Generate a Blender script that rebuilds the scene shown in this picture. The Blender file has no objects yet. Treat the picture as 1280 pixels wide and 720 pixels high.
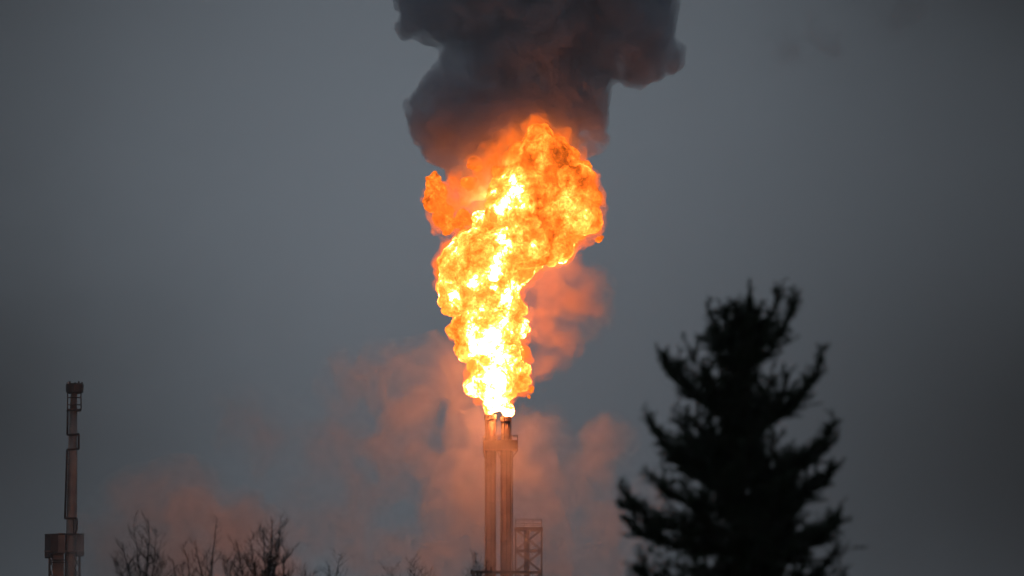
import bpy, math, random
import numpy as np
from mathutils import Vector

random.seed(7)
sc = bpy.context.scene
COL = sc.collection
R = math.radians

# ------------------------------------------------------------------ camera
CAM_Z, PITCH, F = 1.7, R(5.2), 10000.0            # F: focal length in pixels of a 1280 wide frame
cd = bpy.data.cameras.new('camera')
cam = bpy.data.objects.new('camera', cd)
COL.objects.link(cam)
cam.location = (0, 0, CAM_Z)
cam.rotation_euler = (math.pi / 2 + PITCH, 0, 0)
cd.sensor_width = 36
cd.lens = 36 * F / 1280
cd.clip_start = 0.5
cd.clip_end = 40000
cd.dof.use_dof = True
cd.dof.focus_distance = 802
cd.dof.aperture_fstop = 3.6
sc.camera = cam

# ------------------------------------------------------------------ sky, sun, exposure
SUN_EL, SUN_AZ = R(1.5), R(215)                    # the sun is setting behind the camera, under cloud
w = bpy.data.worlds.new('World')
sc.world = w
w.use_nodes = True
nt = w.node_tree
nt.nodes.clear()
N = nt.nodes.new
L = nt.links.new
out = N('ShaderNodeOutputWorld')
bg = N('ShaderNodeBackground')
sky = N('ShaderNodeTexSky')
sky.sky_type = 'NISHITA'
sky.sun_disc = False
sky.sun_elevation = SUN_EL
sky.sun_rotation = SUN_AZ
hs = N('ShaderNodeHueSaturation')
hs.inputs['Saturation'].default_value = 0.35
hs.inputs['Value'].default_value = 0.35
L(sky.outputs[0], hs.inputs['Color'])
# overcast: broad lighter and darker folds of cloud all round the sky
tc = N('ShaderNodeTexCoord')
sep = N('ShaderNodeSeparateXYZ')
L(tc.outputs['Generated'], sep.inputs[0])
def M(op, a, b=None, c=None):
    n = N('ShaderNodeMath')
    n.operation = op
    for i, v in enumerate((a, b, c)):
        if v is None:
            continue
        if isinstance(v, (int, float)):
            n.inputs[i].default_value = v
        else:
            L(v, n.inputs[i])
    return n.outputs[0]
az = M('ARCTAN2', sep.outputs[0], sep.outputs[1])
el = M('ARCSINE', sep.outputs[2])
nz = N('ShaderNodeTexNoise')
nz.inputs['Scale'].default_value = 24.0
nz.inputs['Detail'].default_value = 4.0
nz.inputs['Roughness'].default_value = 0.5
L(tc.outputs['Generated'], nz.inputs['Vector'])
nzc = M('SUBTRACT', nz.outputs[0], 0.5)
warp = M('MULTIPLY', nzc, 0.02)
TAU = math.tau
a1 = M('COSINE', M('MULTIPLY', M('ADD', M('ADD', az, 0.010), warp), TAU / 0.18))
e1 = M('COSINE', M('MULTIPLY', M('ADD', M('SUBTRACT', el, 0.106), warp), TAU / 0.08))
b = M('ADD', M('ADD', 0.552, M('MULTIPLY', a1, 0.375)), M('ADD', M('MULTIPLY', e1, 0.116), M('MULTIPLY', nzc, 0.10)))
b = M('MAXIMUM', b, 0.06)
cl = N('ShaderNodeMix')
cl.data_type = 'RGBA'
cl.blend_type = 'MULTIPLY'
cl.inputs['Factor'].default_value = 1.0
cl.inputs['A'].default_value = (1.34, 1.57, 1.84, 1)
cb = N('ShaderNodeCombineColor')
for i in range(3):
    L(b, cb.inputs[i])
L(cb.outputs[0], cl.inputs['B'])
mx = N('ShaderNodeMix')
mx.data_type = 'RGBA'
mx.inputs['Factor'].default_value = 0.93
L(hs.outputs[0], mx.inputs['A'])
L(cl.outputs['Result'], mx.inputs['B'])
L(mx.outputs['Result'], bg.inputs['Color'])
bg.inputs['Strength'].default_value = 0.1
L(bg.outputs[0], out.inputs[0])

sd = bpy.data.lights.new('sun', 'SUN')
sd.energy = 0.04
sd.angle = R(25)
sd.color = (1, 0.9, 0.8)
so = bpy.data.objects.new('sun', sd)
COL.objects.link(so)
so.rotation_euler = (math.pi / 2 - R(12), 0, math.pi - SUN_AZ)

sc.view_settings.view_transform = 'Standard'
sc.view_settings.look = 'None'
sc.view_settings.exposure = 0
sc.view_settings.gamma = 1
sc.cycles.use_denoising = True
sc.cycles.max_bounces = 6
sc.cycles.diffuse_bounces = 2
sc.cycles.volume_bounces = 4
sc.cycles.transparent_max_bounces = 16
sc.cycles.volume_max_steps = 512
sc.cycles.use_light_tree = True
sc.cycles.sample_clamp_direct = 30
sc.cycles.sample_clamp_indirect = 8
sc.cycles.use_adaptive_sampling = True
sc.cycles.adaptive_threshold = 0.04
sc.cycles.adaptive_min_samples = 16


# ------------------------------------------------------------------ helpers
def at(px, py, Y):
    """the point at distance Y that the photograph's pixel (px, py) looks at"""
    u, v = (px - 640) / F, (360 - py) / F
    d = Vector((u, math.cos(PITCH) - v * math.sin(PITCH), math.sin(PITCH) + v * math.cos(PITCH)))
    t = Y / d.y
    return Vector((d.x * t, Y, CAM_Z + d.z * t))

def empty(name, loc):
    o = bpy.data.objects.new(name, None)
    COL.objects.link(o)
    o.location = loc
    o.empty_display_size = 0.5
    return o

def tag(o, label=None, cat=None, group=None, kind=None):
    if label: o['label'] = label
    if cat: o['category'] = cat
    if group: o['group'] = group
    if kind: o['kind'] = kind
    return o

def mesh_obj(name, v, f, mat, parent=None, smooth=False, origin=None):
    """one mesh object from world coordinates"""
    v = np.asarray(v, dtype=np.float64).reshape(-1, 3)
    if parent is not None:
        p = parent
        org = np.zeros(3)
        while p is not None:
            org += np.array(p.location)
            p = p.parent
        base = org
    else:
        base = np.array(origin if origin is not None else (0, 0, 0), dtype=float)
    me = bpy.data.meshes.new(name)
    me.from_pydata((v - base).tolist() if not isinstance(f, np.ndarray) else (v - base).tolist(), [], f if not isinstance(f, np.ndarray) else f.tolist())
    if smooth:
        me.polygons.foreach_set('use_smooth', [True] * len(me.polygons))
    me.materials.append(mat)
    o = bpy.data.objects.new(name, me)
    COL.objects.link(o)
    if parent is not None:
        o.parent = parent
    else:
        o.location = base
    return o

class MB:
    def __init__(s):
        s.v, s.f = [], []
    def tube(s, pts, rad, n=12, caps=True):
        pts = [Vector(p) for p in pts]
        if isinstance(rad, (int, float)):
            rad = [rad] * len(pts)
        o = len(s.v)
        prev = None
        for i, p in enumerate(pts):
            d = (pts[min(i + 1, len(pts) - 1)] - pts[max(i - 1, 0)]).normalized()
            if prev is None:
                a = Vector((0, 1, 0)) if abs(d.y) < 0.9 else Vector((1, 0, 0))
                x = d.cross(a).normalized()
            else:
                x = (prev - d * prev.dot(d)).normalized()
            prev = x
            y = d.cross(x)
            for k in range(n):
                t = TAU * k / n
                s.v.append(p + (x * math.cos(t) + y * math.sin(t)) * rad[i])
        for i in range(len(pts) - 1):
            for k in range(n):
                k2 = (k + 1) % n
                s.f.append((o + i * n + k, o + i * n + k2, o + (i + 1) * n + k2, o + (i + 1) * n + k))
        if caps:
            s.f.append(tuple(o + k for k in reversed(range(n))))
            s.f.append(tuple(o + (len(pts) - 1) * n + k for k in range(n)))
        return s
    def bar(s, p0, p1, w, h=None):
        h = h or w
        p0, p1 = Vector(p0), Vector(p1)
        d = (p1 - p0).normalized()
        a = Vector((0, 1, 0)) if abs(d.y) < 0.9 else Vector((-1, 0, 0))
        x = d.cross(a).normalized() * (w / 2)
        y = d.cross(x).normalized() * (h / 2)
        o = len(s.v)
        for p in (p0, p1):
            for q in (-x - y, x - y, x + y, -x + y):
                s.v.append(p + q)
        for q in ((0, 3, 2, 1), (4, 5, 6, 7), (0, 1, 5, 4), (1, 2, 6, 5), (2, 3, 7, 6), (3, 0, 4, 7)):
            s.f.append(tuple(o + i for i in q))
        return s
    def box(s, c, sx, sy, sz):
        c = Vector(c)
        return s.bar(c - Vector((0, 0, sz / 2)), c + Vector((0, 0, sz / 2)), sx, sy)
    def ring(s, c, ro, ri, h, n=24):
        c = Vector(c)
        o = len(s.v)
        for k in range(n):
            t = TAU * k / n
            e = Vector((math.cos(t), math.sin(t), 0))
            for r_, z in ((ri, 0), (ro, 0), (ro, h), (ri, h)):
                s.v.append(c + e * r_ + Vector((0, 0, z)))
        for k in range(n):
            a, b_ = o + 4 * k, o + 4 * ((k + 1) % n)
            for j in range(4):
                j2 = (j + 1) % 4
                s.f.append((a + j, b_ + j, b_ + j2, a + j2))
        return s
    def build(s, name, mat, parent=None, smooth=False, origin=None):
        return mesh_obj(name, [tuple(p) for p in s.v], s.f, mat, parent, smooth, origin)

# --- vectorised noise
def _h(ix, iy, iz, s):
    h = (ix * 374761393 + iy * 668265263 + iz * 2147483647 + s * 1274126177) & 0xFFFFFFFF
    h = ((h ^ (h >> 13)) * 1274126177) & 0xFFFFFFFF
    h = ((h ^ (h >> 16)) * 2246822519) & 0xFFFFFFFF
    return ((h ^ (h >> 15)) & 0xFFFFFF) / float(0xFFFFFF)

def worley(p, s=0):
    """distance to the nearest of one jittered point per unit cell"""
    p = np.asarray(p, np.float32)
    c = np.floor(p - 0.5)
    best = np.full(len(p), 9.0, np.float32)
    for dx in (0, 1):
        for dy in (0, 1):
            for dz in (0, 1):
                q = c + np.array((dx, dy, dz), np.float32)
                i = q.astype(np.int64)
                h = (i[:, 0] * 374761393 + i[:, 1] * 668265263 + i[:, 2] * 2147483647 + s * 1274126177) & 0xFFFFFFFF
                h = ((h ^ (h >> 13)) * 1274126177) & 0xFFFFFFFF
                h = ((h ^ (h >> 16)) * 2246822519) & 0xFFFFFFFF
                h = h ^ (h >> 15)
                d2 = 0
                for k in range(3):
                    j = ((h >> (10 * k)) & 1023).astype(np.float32) * (0.84 / 1023) + 0.08
                    d2 = d2 + (q[:, k] + j - p[:, k]) ** 2
                best = np.minimum(best, d2)
    return np.sqrt(best)

def vnoise(p, s=0):
    c = np.floor(p)
    f = p - c
    f = f * f * (3 - 2 * f)
    i = c.astype(np.int64)
    r = 0
    for dx in (0, 1):
        for dy in (0, 1):
            for dz in (0, 1):
                wx = f[:, 0] if dx else 1 - f[:, 0]
                wy = f[:, 1] if dy else 1 - f[:, 1]
                wz = f[:, 2] if dz else 1 - f[:, 2]
                r = r + wx * wy * wz * _h(i[:, 0] + dx, i[:, 1] + dy, i[:, 2] + dz, s)
    return r

def fbm(p, s=0, o=4):
    r, a, t = 0, 1.0, 0
    for k in range(o):
        r = r + a * vnoise(p * 2 ** k, s + 17 * k)
        t += a
        a *= 0.55
    return r / t

def surface_net(fv, org, h):
    """closed quad skin of the zero level of a field sampled on a grid (inside negative)"""
    ins = fv < 0
    nx, ny, nz_ = fv.shape
    cnt = np.zeros((nx - 1, ny - 1, nz_ - 1), np.int8)
    for dx in (0, 1):
        for dy in (0, 1):
            for dz in (0, 1):
                cnt += ins[dx:nx - 1 + dx, dy:ny - 1 + dy, dz:nz_ - 1 + dz]
    act = (cnt > 0) & (cnt < 8)
    I, J, K_ = np.nonzero(act)
    vid = np.full(act.shape, -1, np.int64)
    vid[I, J, K_] = np.arange(len(I))
    P = np.zeros((len(I), 3))
    C = np.zeros(len(I))
    cor = [(0, 0, 0), (1, 0, 0), (0, 1, 0), (1, 1, 0), (0, 0, 1), (1, 0, 1), (0, 1, 1), (1, 1, 1)]
    fc = [fv[I + c[0], J + c[1], K_ + c[2]] for c in cor]
    for a_ in range(8):
        for b_ in range(a_ + 1, 8):
            if sum(abs(x - y) for x, y in zip(cor[a_], cor[b_])) != 1:
                continue
            m = (fc[a_] < 0) != (fc[b_] < 0)
            t_ = np.where(m, fc[a_] / np.where(m, fc[a_] - fc[b_], 1), 0)
            pt = np.array(cor[a_]) + t_[:, None] * (np.array(cor[b_]) - np.array(cor[a_]))
            P += pt * m[:, None]
            C += m
    P = (P / C[:, None] + np.stack([I, J, K_], 1)) * h + org
    quads = []
    for ax in range(3):
        sl0 = [slice(1, -1)] * 3
        sl1 = [slice(1, -1)] * 3
        sl0[ax] = slice(0, -1)
        sl1[ax] = slice(1, None)
        A, B = ins[tuple(sl0)], ins[tuple(sl1)]
        e = np.argwhere(A != B)
        if not len(e):
            continue
        st = A[tuple(e.T)]
        u, w_ = [k for k in range(3) if k != ax]
        c0 = e.copy()
        c0[:, u] += 1
        c0[:, w_] += 1
        def cell(du, dw):
            q = c0.copy()
            q[:, u] -= du
            q[:, w_] -= dw
            return vid[q[:, 0], q[:, 1], q[:, 2]]
        qd = np.stack([cell(1, 1), cell(0, 1), cell(0, 0), cell(1, 0)], 1)
        fl_ = st if ax != 1 else ~st
        qd = np.where(fl_[:, None], qd, qd[:, ::-1])
        quads.append(qd)
    return P, np.concatenate(quads)

def blob_hull(blobs, Y, voxel, seed, depth=0.3, flat=0.9, blend=0.35, layers=(), rough=()):
    """smooth union of billows given as (px, py, radius px); closed skin as vertices, quads"""
    rng = random.Random(seed)
    C = []
    for bl in blobs:
        r_m = bl[2] / F * Y
        dy = rng.uniform(-depth, depth) * r_m
        C.append((np.array(at(bl[0], bl[1], Y + (bl[3] if len(bl) > 3 else dy))), r_m))
    H = sum(h for _, h in layers) + sum(h for _, h in rough)
    lo = np.min([c - r_ for c, r_ in C], axis=0) - 4 * voxel - blend - H
    hi = np.max([c + r_ for c, r_ in C], axis=0) + 4 * voxel + blend + H
    n = np.ceil((hi - lo) / voxel).astype(int) + 1
    fv = np.full(n, 3.0, np.float32)
    ax = [lo[k] + voxel * np.arange(n[k]) for k in range(3)]
    for c, r_ in C:
        w_ = r_ + blend + 2 * voxel + H
        i0 = np.maximum(np.floor((c - w_ - lo) / voxel).astype(int), 0)
        i1 = np.minimum(np.ceil((c + w_ - lo) / voxel).astype(int) + 1, n)
        gx, gy, gz = np.meshgrid(*[ax[k][i0[k]:i1[k]] - c[k] for k in range(3)], indexing='ij', sparse=True)
        d = np.sqrt(gx ** 2 + (gy / flat) ** 2 + gz ** 2) - r_
        s_ = tuple(slice(i0[k], i1[k]) for k in range(3))
        a_ = fv[s_]
        h_ = np.clip(blend - np.abs(a_ - d), 0, None)
        fv[s_] = np.minimum(a_, d) - h_ * h_ / (4 * blend)
    if H:
        I = np.argwhere(np.abs(fv) < 0.62 * H + voxel)
        p = lo + voxel * I
        d = fv[tuple(I.T)]
        for k, (size, h) in enumerate(layers):
            wv = np.stack([fbm(p / (size * 1.3) + 31 * j, seed + 91 + j + k, 2) for j in range(3)], 1) - 0.5
            q = worley(p / size + wv * 0.8 + seed * 3.1, seed + 7 * k)
            d = d - (0.55 - np.clip(q, 0, 1) ** 2 * 1.15) * h
        for k, (size, h) in enumerate(rough):
            d = d - (fbm(p / size + 7.7 * k, seed + 40 + k, 3) - 0.5) * 2 * h
        fv[tuple(I.T)] = d
    v, f = surface_net(fv, lo, voxel)
    return v, None, f

def normals(v, f):
    a, b_, c, d = (v[f[:, k]] for k in range(4))
    fn = np.cross(c - a, d - b_)
    n = np.zeros_like(v)
    for k in range(4):
        np.add.at(n, f[:, k], fn)
    return n / np.maximum(np.linalg.norm(n, axis=1, keepdims=True), 1e-9)

def smooth_mesh(v, f, it):
    e = np.concatenate([f[:, [0, 1]], f[:, [1, 2]], f[:, [2, 3]], f[:, [3, 0]]])
    for _ in range(it):
        s_ = np.zeros_like(v)
        c = np.zeros(len(v))
        np.add.at(s_, e[:, 0], v[e[:, 1]])
        np.add.at(c, e[:, 0], 1)
        np.add.at(s_, e[:, 1], v[e[:, 0]])
        np.add.at(c, e[:, 1], 1)
        v = 0.5 * v + 0.5 * s_ / np.maximum(c, 1)[:, None]
    return v

def billow(v, f, layers, seed):
    """swell a skin into cauliflower billows: (cell size m, height m) per layer; returns skin and crease value"""
    crease = np.zeros(len(v))
    tot = 0
    for k, (size, h) in enumerate(layers):
        n = normals(v, f)
        wv = np.stack([fbm(v / (size * 1.3) + 31 * j, seed + 91 + j + k, 2) for j in range(3)], 1) - 0.5
        d = worley(v / size + wv * 0.7 + seed * 3.1, seed + 7 * k)
        bump = 1 - np.clip(d, 0, 1.0) ** 2 * 1.15
        msk = np.clip((fbm(v / (size * 4) + 5.1 * k, seed + 300 + k, 2) - 0.5) * 3.2 + 0.85, 0.15, 1.5)
        v = v + n * ((bump - 0.45) * h * msk)[:, None]
        wgt = 1.0 / (1 + 0.35 * k)
        crease += bump * wgt
        tot += wgt
    return v, crease / tot

def swirl(v, layers, seed):
    """drag a skin along with turbulent air"""
    for k, (size, amp) in enumerate(layers):
        wv = np.stack([fbm(v / size + 13.7 * j + seed, seed + 11 * j + k, 2) for j in range(3)], 1) - 0.5
        v = v + wv * 2 * amp
    return v

# ------------------------------------------------------------------ materials
def new_mat(name):
    m = bpy.data.materials.new(name)
    m.use_nodes = True
    m.node_tree.nodes.clear()
    return m

def solid(name, c1, c2, scale=3.0, rough=0.7, metal=0.0, bump=0.0, detail=6):
    m = new_mat(name)
    t = m.node_tree
    o = t.nodes.new('ShaderNodeOutputMaterial')
    p = t.nodes.new('ShaderNodeBsdfPrincipled')
    n = t.nodes.new('ShaderNodeTexNoise')
    n.inputs['Scale'].default_value = scale
    n.inputs['Detail'].default_value = detail
    g = t.nodes.new('ShaderNodeNewGeometry')
    t.links.new(g.outputs['Position'], n.inputs['Vector'])
    r = t.nodes.new('ShaderNodeValToRGB')
    r.color_ramp.elements[0].position = 0.35
    r.color_ramp.elements[1].position = 0.65
    r.color_ramp.elements[0].color = (*c1, 1)
    r.color_ramp.elements[1].color = (*c2, 1)
    t.links.new(n.outputs[0], r.inputs[0])
    t.links.new(r.outputs[0], p.inputs['Base Color'])
    p.inputs['Roughness'].default_value = rough
    p.inputs['Metallic'].default_value = metal
    if bump:
        b_ = t.nodes.new('ShaderNodeBump')
        b_.inputs['Strength'].default_value = bump
        t.links.new(n.outputs[0], b_.inputs['Height'])
        t.links.new(b_.outputs[0], p.inputs['Normal'])
    t.links.new(p.outputs[0], o.inputs[0])
    return m

def cloud_mat(name, color, dens, scale, lo, hi, aniso=0.0, emis=None, emis_s=0.0, step=0.3, floor=0.0, detail=3.0, warp=0.6, offset=(0, 0, 0), absorb=None, blobs=None, amp=1.6):
    """a volume of uneven thickness: density runs from floor to dens where the noise climbs from lo to hi"""
    m = new_mat(name)
    t = m.node_tree
    o = t.nodes.new('ShaderNodeOutputMaterial')
    p = t.nodes.new('ShaderNodeVolumePrincipled')
    g = t.nodes.new('ShaderNodeNewGeometry')
    ad = t.nodes.new('ShaderNodeVectorMath')
    ad.operation = 'ADD'
    ad.inputs[1].default_value = offset
    t.links.new(g.outputs['Position'], ad.inputs[0])
    n = t.nodes.new('ShaderNodeTexNoise')
    n.inputs['Scale'].default_value = scale
    n.inputs['Detail'].default_value = detail
    n.inputs['Roughness'].default_value = 0.55
    n.inputs['Distortion'].default_value = warp
    t.links.new(ad.outputs[0], n.inputs['Vector'])
    r = t.nodes.new('ShaderNodeMapRange')
    r.interpolation_type = 'SMOOTHSTEP'
    r.inputs['From Min'].default_value = lo
    r.inputs['From Max'].default_value = hi
    r.inputs['To Min'].default_value = floor
    r.inputs['To Max'].default_value = dens
    src = n.outputs[0]
    if blobs:
        # thickness falls off from the middle of each billow of the cloud to its rim
        acc = None
        for c, r_ in blobs:
            dn = t.nodes.new('ShaderNodeVectorMath')
            dn.operation = 'DISTANCE'
            dn.inputs[1].default_value = c
            t.links.new(g.outputs['Position'], dn.inputs[0])
            ma = t.nodes.new('ShaderNodeMath')
            ma.operation = 'MULTIPLY_ADD'
            ma.inputs[1].default_value = -1.0 / r_
            ma.inputs[2].default_value = 1.0
            t.links.new(dn.outputs['Value'], ma.inputs[0])
            if acc is None:
                acc = ma.outputs[0]
            else:
                mxn = t.nodes.new('ShaderNodeMath')
                mxn.operation = 'SMOOTH_MAX'
                mxn.inputs[2].default_value = 0.25
                t.links.new(acc, mxn.inputs[0])
                t.links.new(ma.outputs[0], mxn.inputs[1])
                acc = mxn.outputs[0]
        sb = t.nodes.new('ShaderNodeMath')
        sb.operation = 'MULTIPLY_ADD'
        sb.inputs[1].default_value = amp
        sb.inputs[2].default_value = -0.5 * amp
        t.links.new(src, sb.inputs[0])
        sm = t.nodes.new('ShaderNodeMath')
        sm.operation = 'ADD'
        t.links.new(acc, sm.inputs[0])
        t.links.new(sb.outputs[0], sm.inputs[1])
        src = sm.outputs[0]
    t.links.new(src, r.inputs['Value'])
    p.inputs['Color'].default_value = (*color, 1)
    p.inputs['Anisotropy'].default_value = aniso
    if absorb:
        p.inputs['Absorption Color'].default_value = (*absorb, 1)
    t.links.new(r.outputs[0], p.inputs['Density'])
    if emis:
        mu = t.nodes.new('ShaderNodeMath')
        mu.operation = 'MULTIPLY'
        mu.inputs[1].default_value = emis_s
        t.links.new(r.outputs[0], mu.inputs[0])
        t.links.new(mu.outputs[0], p.inputs['Emission Strength'])
        p.inputs['Emission Color'].default_value = (*emis, 1)
    t.links.new(p.outputs[0], o.inputs['Volume'])
    m.cycles.volume_step_rate = step
    m.cycles.homogeneous_volume = False
    return m

def flame_mat():
    """glowing soot: hotter gas is brighter and whiter; the heat of the gas is a value of each billow"""
    m = new_mat('glowing_flame')
    t = m.node_tree
    o = t.nodes.new('ShaderNodeOutputMaterial')
    e = t.nodes.new('ShaderNodeEmission')
    a = t.nodes.new('ShaderNodeAttribute')
    a.attribute_name = 'gas_heat'
    g = t.nodes.new('ShaderNodeNewGeometry')
    n = t.nodes.new('ShaderNodeTexNoise')
    n.inputs['Scale'].default_value = 2.2
    n.inputs['Detail'].default_value = 5
    n.inputs['Roughness'].default_value = 0.65
    n.inputs['Distortion'].default_value = 0.8
    t.links.new(g.outputs['Position'], n.inputs['Vector'])
    def mm(op, x, y):
        k = t.nodes.new('ShaderNodeMath')
        k.operation = op
        for i, q in enumerate((x, y)):
            if isinstance(q, (int, float)):
                k.inputs[i].default_value = q
            else:
                t.links.new(q, k.inputs[i])
        return k.outputs[0]
    mr = t.nodes.new('ShaderNodeMapRange')
    mr.inputs['From Min'].default_value = 0.3
    mr.inputs['From Max'].default_value = 0.7
    mr.inputs['To Min'].default_value = -0.75
    mr.inputs['To Max'].default_value = 0.7
    t.links.new(n.outputs[0], mr.inputs['Value'])
    h = mm('MULTIPLY', a.outputs['Fac'], mm('POWER', 2.0, mr.outputs[0]))
    c = t.nodes.new('ShaderNodeCombineColor')
    hotter = mm('ADD', 1.0, mm('MULTIPLY', mm('MAXIMUM', mm('SUBTRACT', h, 5.0), 0.0), 3.2))
    t.links.new(hotter, e.inputs['Strength'])
    t.links.new(mm('MULTIPLY', h, 1.15), c.inputs[0])
    t.links.new(mm('MULTIPLY', mm('POWER', h, 1.15), 0.20), c.inputs[1])
    t.links.new(mm('MULTIPLY', mm('POWER', h, 1.75), 0.013), c.inputs[2])
    t.links.new(c.outputs[0], e.inputs['Color'])
    t.links.new(e.outputs[0], o.inputs['Surface'])
    return m

GREYSTEEL = solid('grey_painted_steel', (0.26, 0.245, 0.24), (0.36, 0.34, 0.33), 0.7, 0.6, 0.1, 0.1)
STEEL = solid('weathered_steel', (0.16, 0.13, 0.12), (0.26, 0.20, 0.18), 0.6, 0.6, 0.2, 0.1)
DARKSTEEL = solid('dark_painted_steel', (0.035, 0.033, 0.035), (0.07, 0.062, 0.06), 1.2, 0.6, 0.1)
REDSTEEL = solid('rusty_red_steel', (0.17, 0.125, 0.115), (0.29, 0.215, 0.195), 0.5, 0.7, 0.1, 0.1)
CAGE = solid('dull_galvanised_steel', (0.10, 0.09, 0.09), (0.16, 0.14, 0.13), 0.8, 0.6, 0.3)
PANEL = solid('faded_panel_paint', (0.06, 0.055, 0.06), (0.11, 0.09, 0.09), 0.5, 0.7)
BARK = solid('bare_bark', (0.035, 0.03, 0.027), (0.07, 0.06, 0.052), 14, 0.9, 0, 0.3)
SPRUCE_BARK = solid('spruce_bark', (0.05, 0.035, 0.028), (0.09, 0.065, 0.05), 18, 0.9, 0, 0.3)
NEEDLE = solid('spruce_needles', (0.022, 0.04, 0.022), (0.04, 0.065, 0.032), 6, 0.6)
SOIL = solid('winter_ground', (0.06, 0.055, 0.04), (0.11, 0.10, 0.075), 0.15, 0.95, 0, 0.2)
CONCRETE = solid('concrete', (0.25, 0.24, 0.23), (0.35, 0.34, 0.33), 0.8, 0.9, 0, 0.1)
LAMPGREY = solid('pale_fitting', (0.6, 0.6, 0.6), (0.8, 0.8, 0.8), 2, 0.4)
FLAME = flame_mat()

# ------------------------------------------------------------------ ground
g = MB()
xs = [-20000, -2000, -300, -60, 0, 60, 300, 2000, 20000]
ys = [-2000, -100, 40, 90, 160, 260, 500, 900, 1500, 4000, 25000]
for yy in ys:
    for xx in xs:
        g.v.append((xx, yy, 0))
for j in range(len(ys) - 1):
    for i in range(len(xs) - 1):
        k = j * len(xs) + i
        g.f.append((k, k + 1, k + 1 + len(xs), k + len(xs)))
tag(g.build('ground', SOIL), 'flat bare winter ground under the trees and flare stacks', 'ground', kind='structure')

# ------------------------------------------------------------------ twin flare stacks, 800 m away
YF = 800.0
K = YF / F

def flare_stack(px, tip_py, w_px, tip_w, dy, label, plat, seed):
    rng = random.Random(seed)
    top = at(px, tip_py, YF + dy)
    base = Vector((top.x, top.y, 0))
    t = empty('flare_stack', base)
    tag(t, label, 'flare stack', 'twin flare stacks burning under one flame')
    z_of = lambda py: at(px, py, YF + dy).z
    rr = w_px * K / 2
    zp = z_of(552)
    MB().ring((base.x, base.y, 0), 2.2, 0.0, 0.6).build('footing', CONCRETE, t)
    MB().tube([base + Vector((0, 0, 0.5)), Vector((base.x, base.y, zp))], rr, 28).build('riser', REDSTEEL, t, True)
    # bolted flanges along the riser
    for py in (580, 628, 676):
        MB().ring((base.x, base.y, z_of(py)), rr + 0.045, rr - 0.02, 0.09).build('flange', STEEL, t)
    for zz in np.arange(6, z_of(700), 8):
        MB().ring((base.x, base.y, zz), rr + 0.07, rr - 0.02, 0.12).build('flange', STEEL, t)
    rt = tip_w * K / 2
    MB().tube([Vector((base.x, base.y, zp)), Vector((base.x, base.y, zp + 0.4)), Vector((base.x, base.y, top.z - 0.35))], [rr, rt, rt], 28, True).build('flare_tip', STEEL, t, True)
    MB().ring((base.x, base.y, top.z - 0.5), rt + 0.12, rt - 0.05, 0.5).build('windshield', STEEL, t)
    # pilot gas lines up the tip
    for a_ in (0.4, 2.6, 4.4):
        q = Vector((math.cos(a_), math.sin(a_), 0)) * (rt + 0.1)
        MB().tube([Vector((base.x, base.y, zp)) + q * 1.25, Vector((base.x, base.y, zp + 0.5)) + q, Vector((base.x, base.y, top.z + 0.05)) + q], 0.04, 8).build('pilot_line', DARKSTEEL, t)
    for sx, cr_ in ((-0.72, 0.055), (0.12, 0.04), (0.8, 0.06)):
        cx_ = base.x + sx * rr
        cy_ = base.y - math.sqrt(max(0.0, rr * rr - (sx * rr) ** 2)) - cr_ - 0.02
        MB().tube([Vector((cx_, cy_, 0.6)), Vector((cx_, cy_, zp - 0.1))], cr_, 8).build('conduit', DARKSTEEL, t, True)
    # steam line beside the riser
    for sx, rad in plat['pipes']:
        q = Vector((sx * (rr + rad + 0.03), -0.25, 0))
        MB().tube([base + q + Vector((0, 0, 0.5)), Vector((base.x, base.y, zp - 0.4)) + q, Vector((base.x, base.y, zp + 0.6)) + q * 0.8], rad, 10).build('steam_line', STEEL, t, True)
    # platform with solid kick panels, railing and brackets
    x0, x1 = (plat['x0'] - px) * K, (plat['x1'] - px) * K
    cx, hw = (x0 + x1) / 2, (x1 - x0) / 2
    zf = z_of(plat['floor'])
    c = Vector((base.x + cx, base.y, zf))
    dh = 1.0
    MB().box(c, 2 * hw, 2 * dh, 0.12).build('platform_deck', STEEL, t)
    hgt = (plat['floor'] - plat['rail']) * K
    cs = [c + Vector((-hw, -dh, 0)), c + Vector((hw, -dh, 0)), c + Vector((hw, dh, 0)), c + Vector((-hw, dh, 0))]
    for i in range(4):
        p0, p1 = cs[i], cs[(i + 1) % 4]
        MB().bar(p0 + Vector((0, 0, hgt)), p1 + Vector((0, 0, hgt)), 0.06).build('handrail', CAGE, t)
        MB().bar(p0, p0 + Vector((0, 0, hgt)), 0.07).build('rail_post', CAGE, t)
        m_ = (p0 + p1) / 2
        MB().bar(m_, m_ + Vector((0, 0, hgt)), 0.05).build('rail_post', CAGE, t)
        if i != 2:
            MB().bar(p0 + Vector((0, 0, hgt * 0.36)), p1 + Vector((0, 0, hgt * 0.36)), hgt * 0.62, 0.03).build('rail_panel', PANEL, t)
    for p in cs[:2]:
        sgn = 1 if p.x > base.x else -1
        MB().bar(p + Vector((0, 0.1, -0.05)), Vector((base.x + sgn * rr * 0.9, base.y - 0.2, zf - 0.95)), 0.12).build('bracket', STEEL, t)
    # ladder down the back of the riser
    lx, ly = base.x + plat['ladder'] * (rr + 0.02), base.y - rr * 0.75
    for sx in (-0.2, 0.2):
        MB().bar(Vector((lx + sx, ly, 1)), Vector((lx + sx, ly, zf)), 0.05).build('ladder_rail', CAGE, t)
    ld = MB()
    for zz in np.arange(1.2, zf, 0.32):
        ld.bar((lx - 0.2, ly, zz), (lx + 0.2, ly, zz), 0.035)
    tag(ld.build('ladder_rungs', CAGE, t), kind='stuff')
    return t

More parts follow.
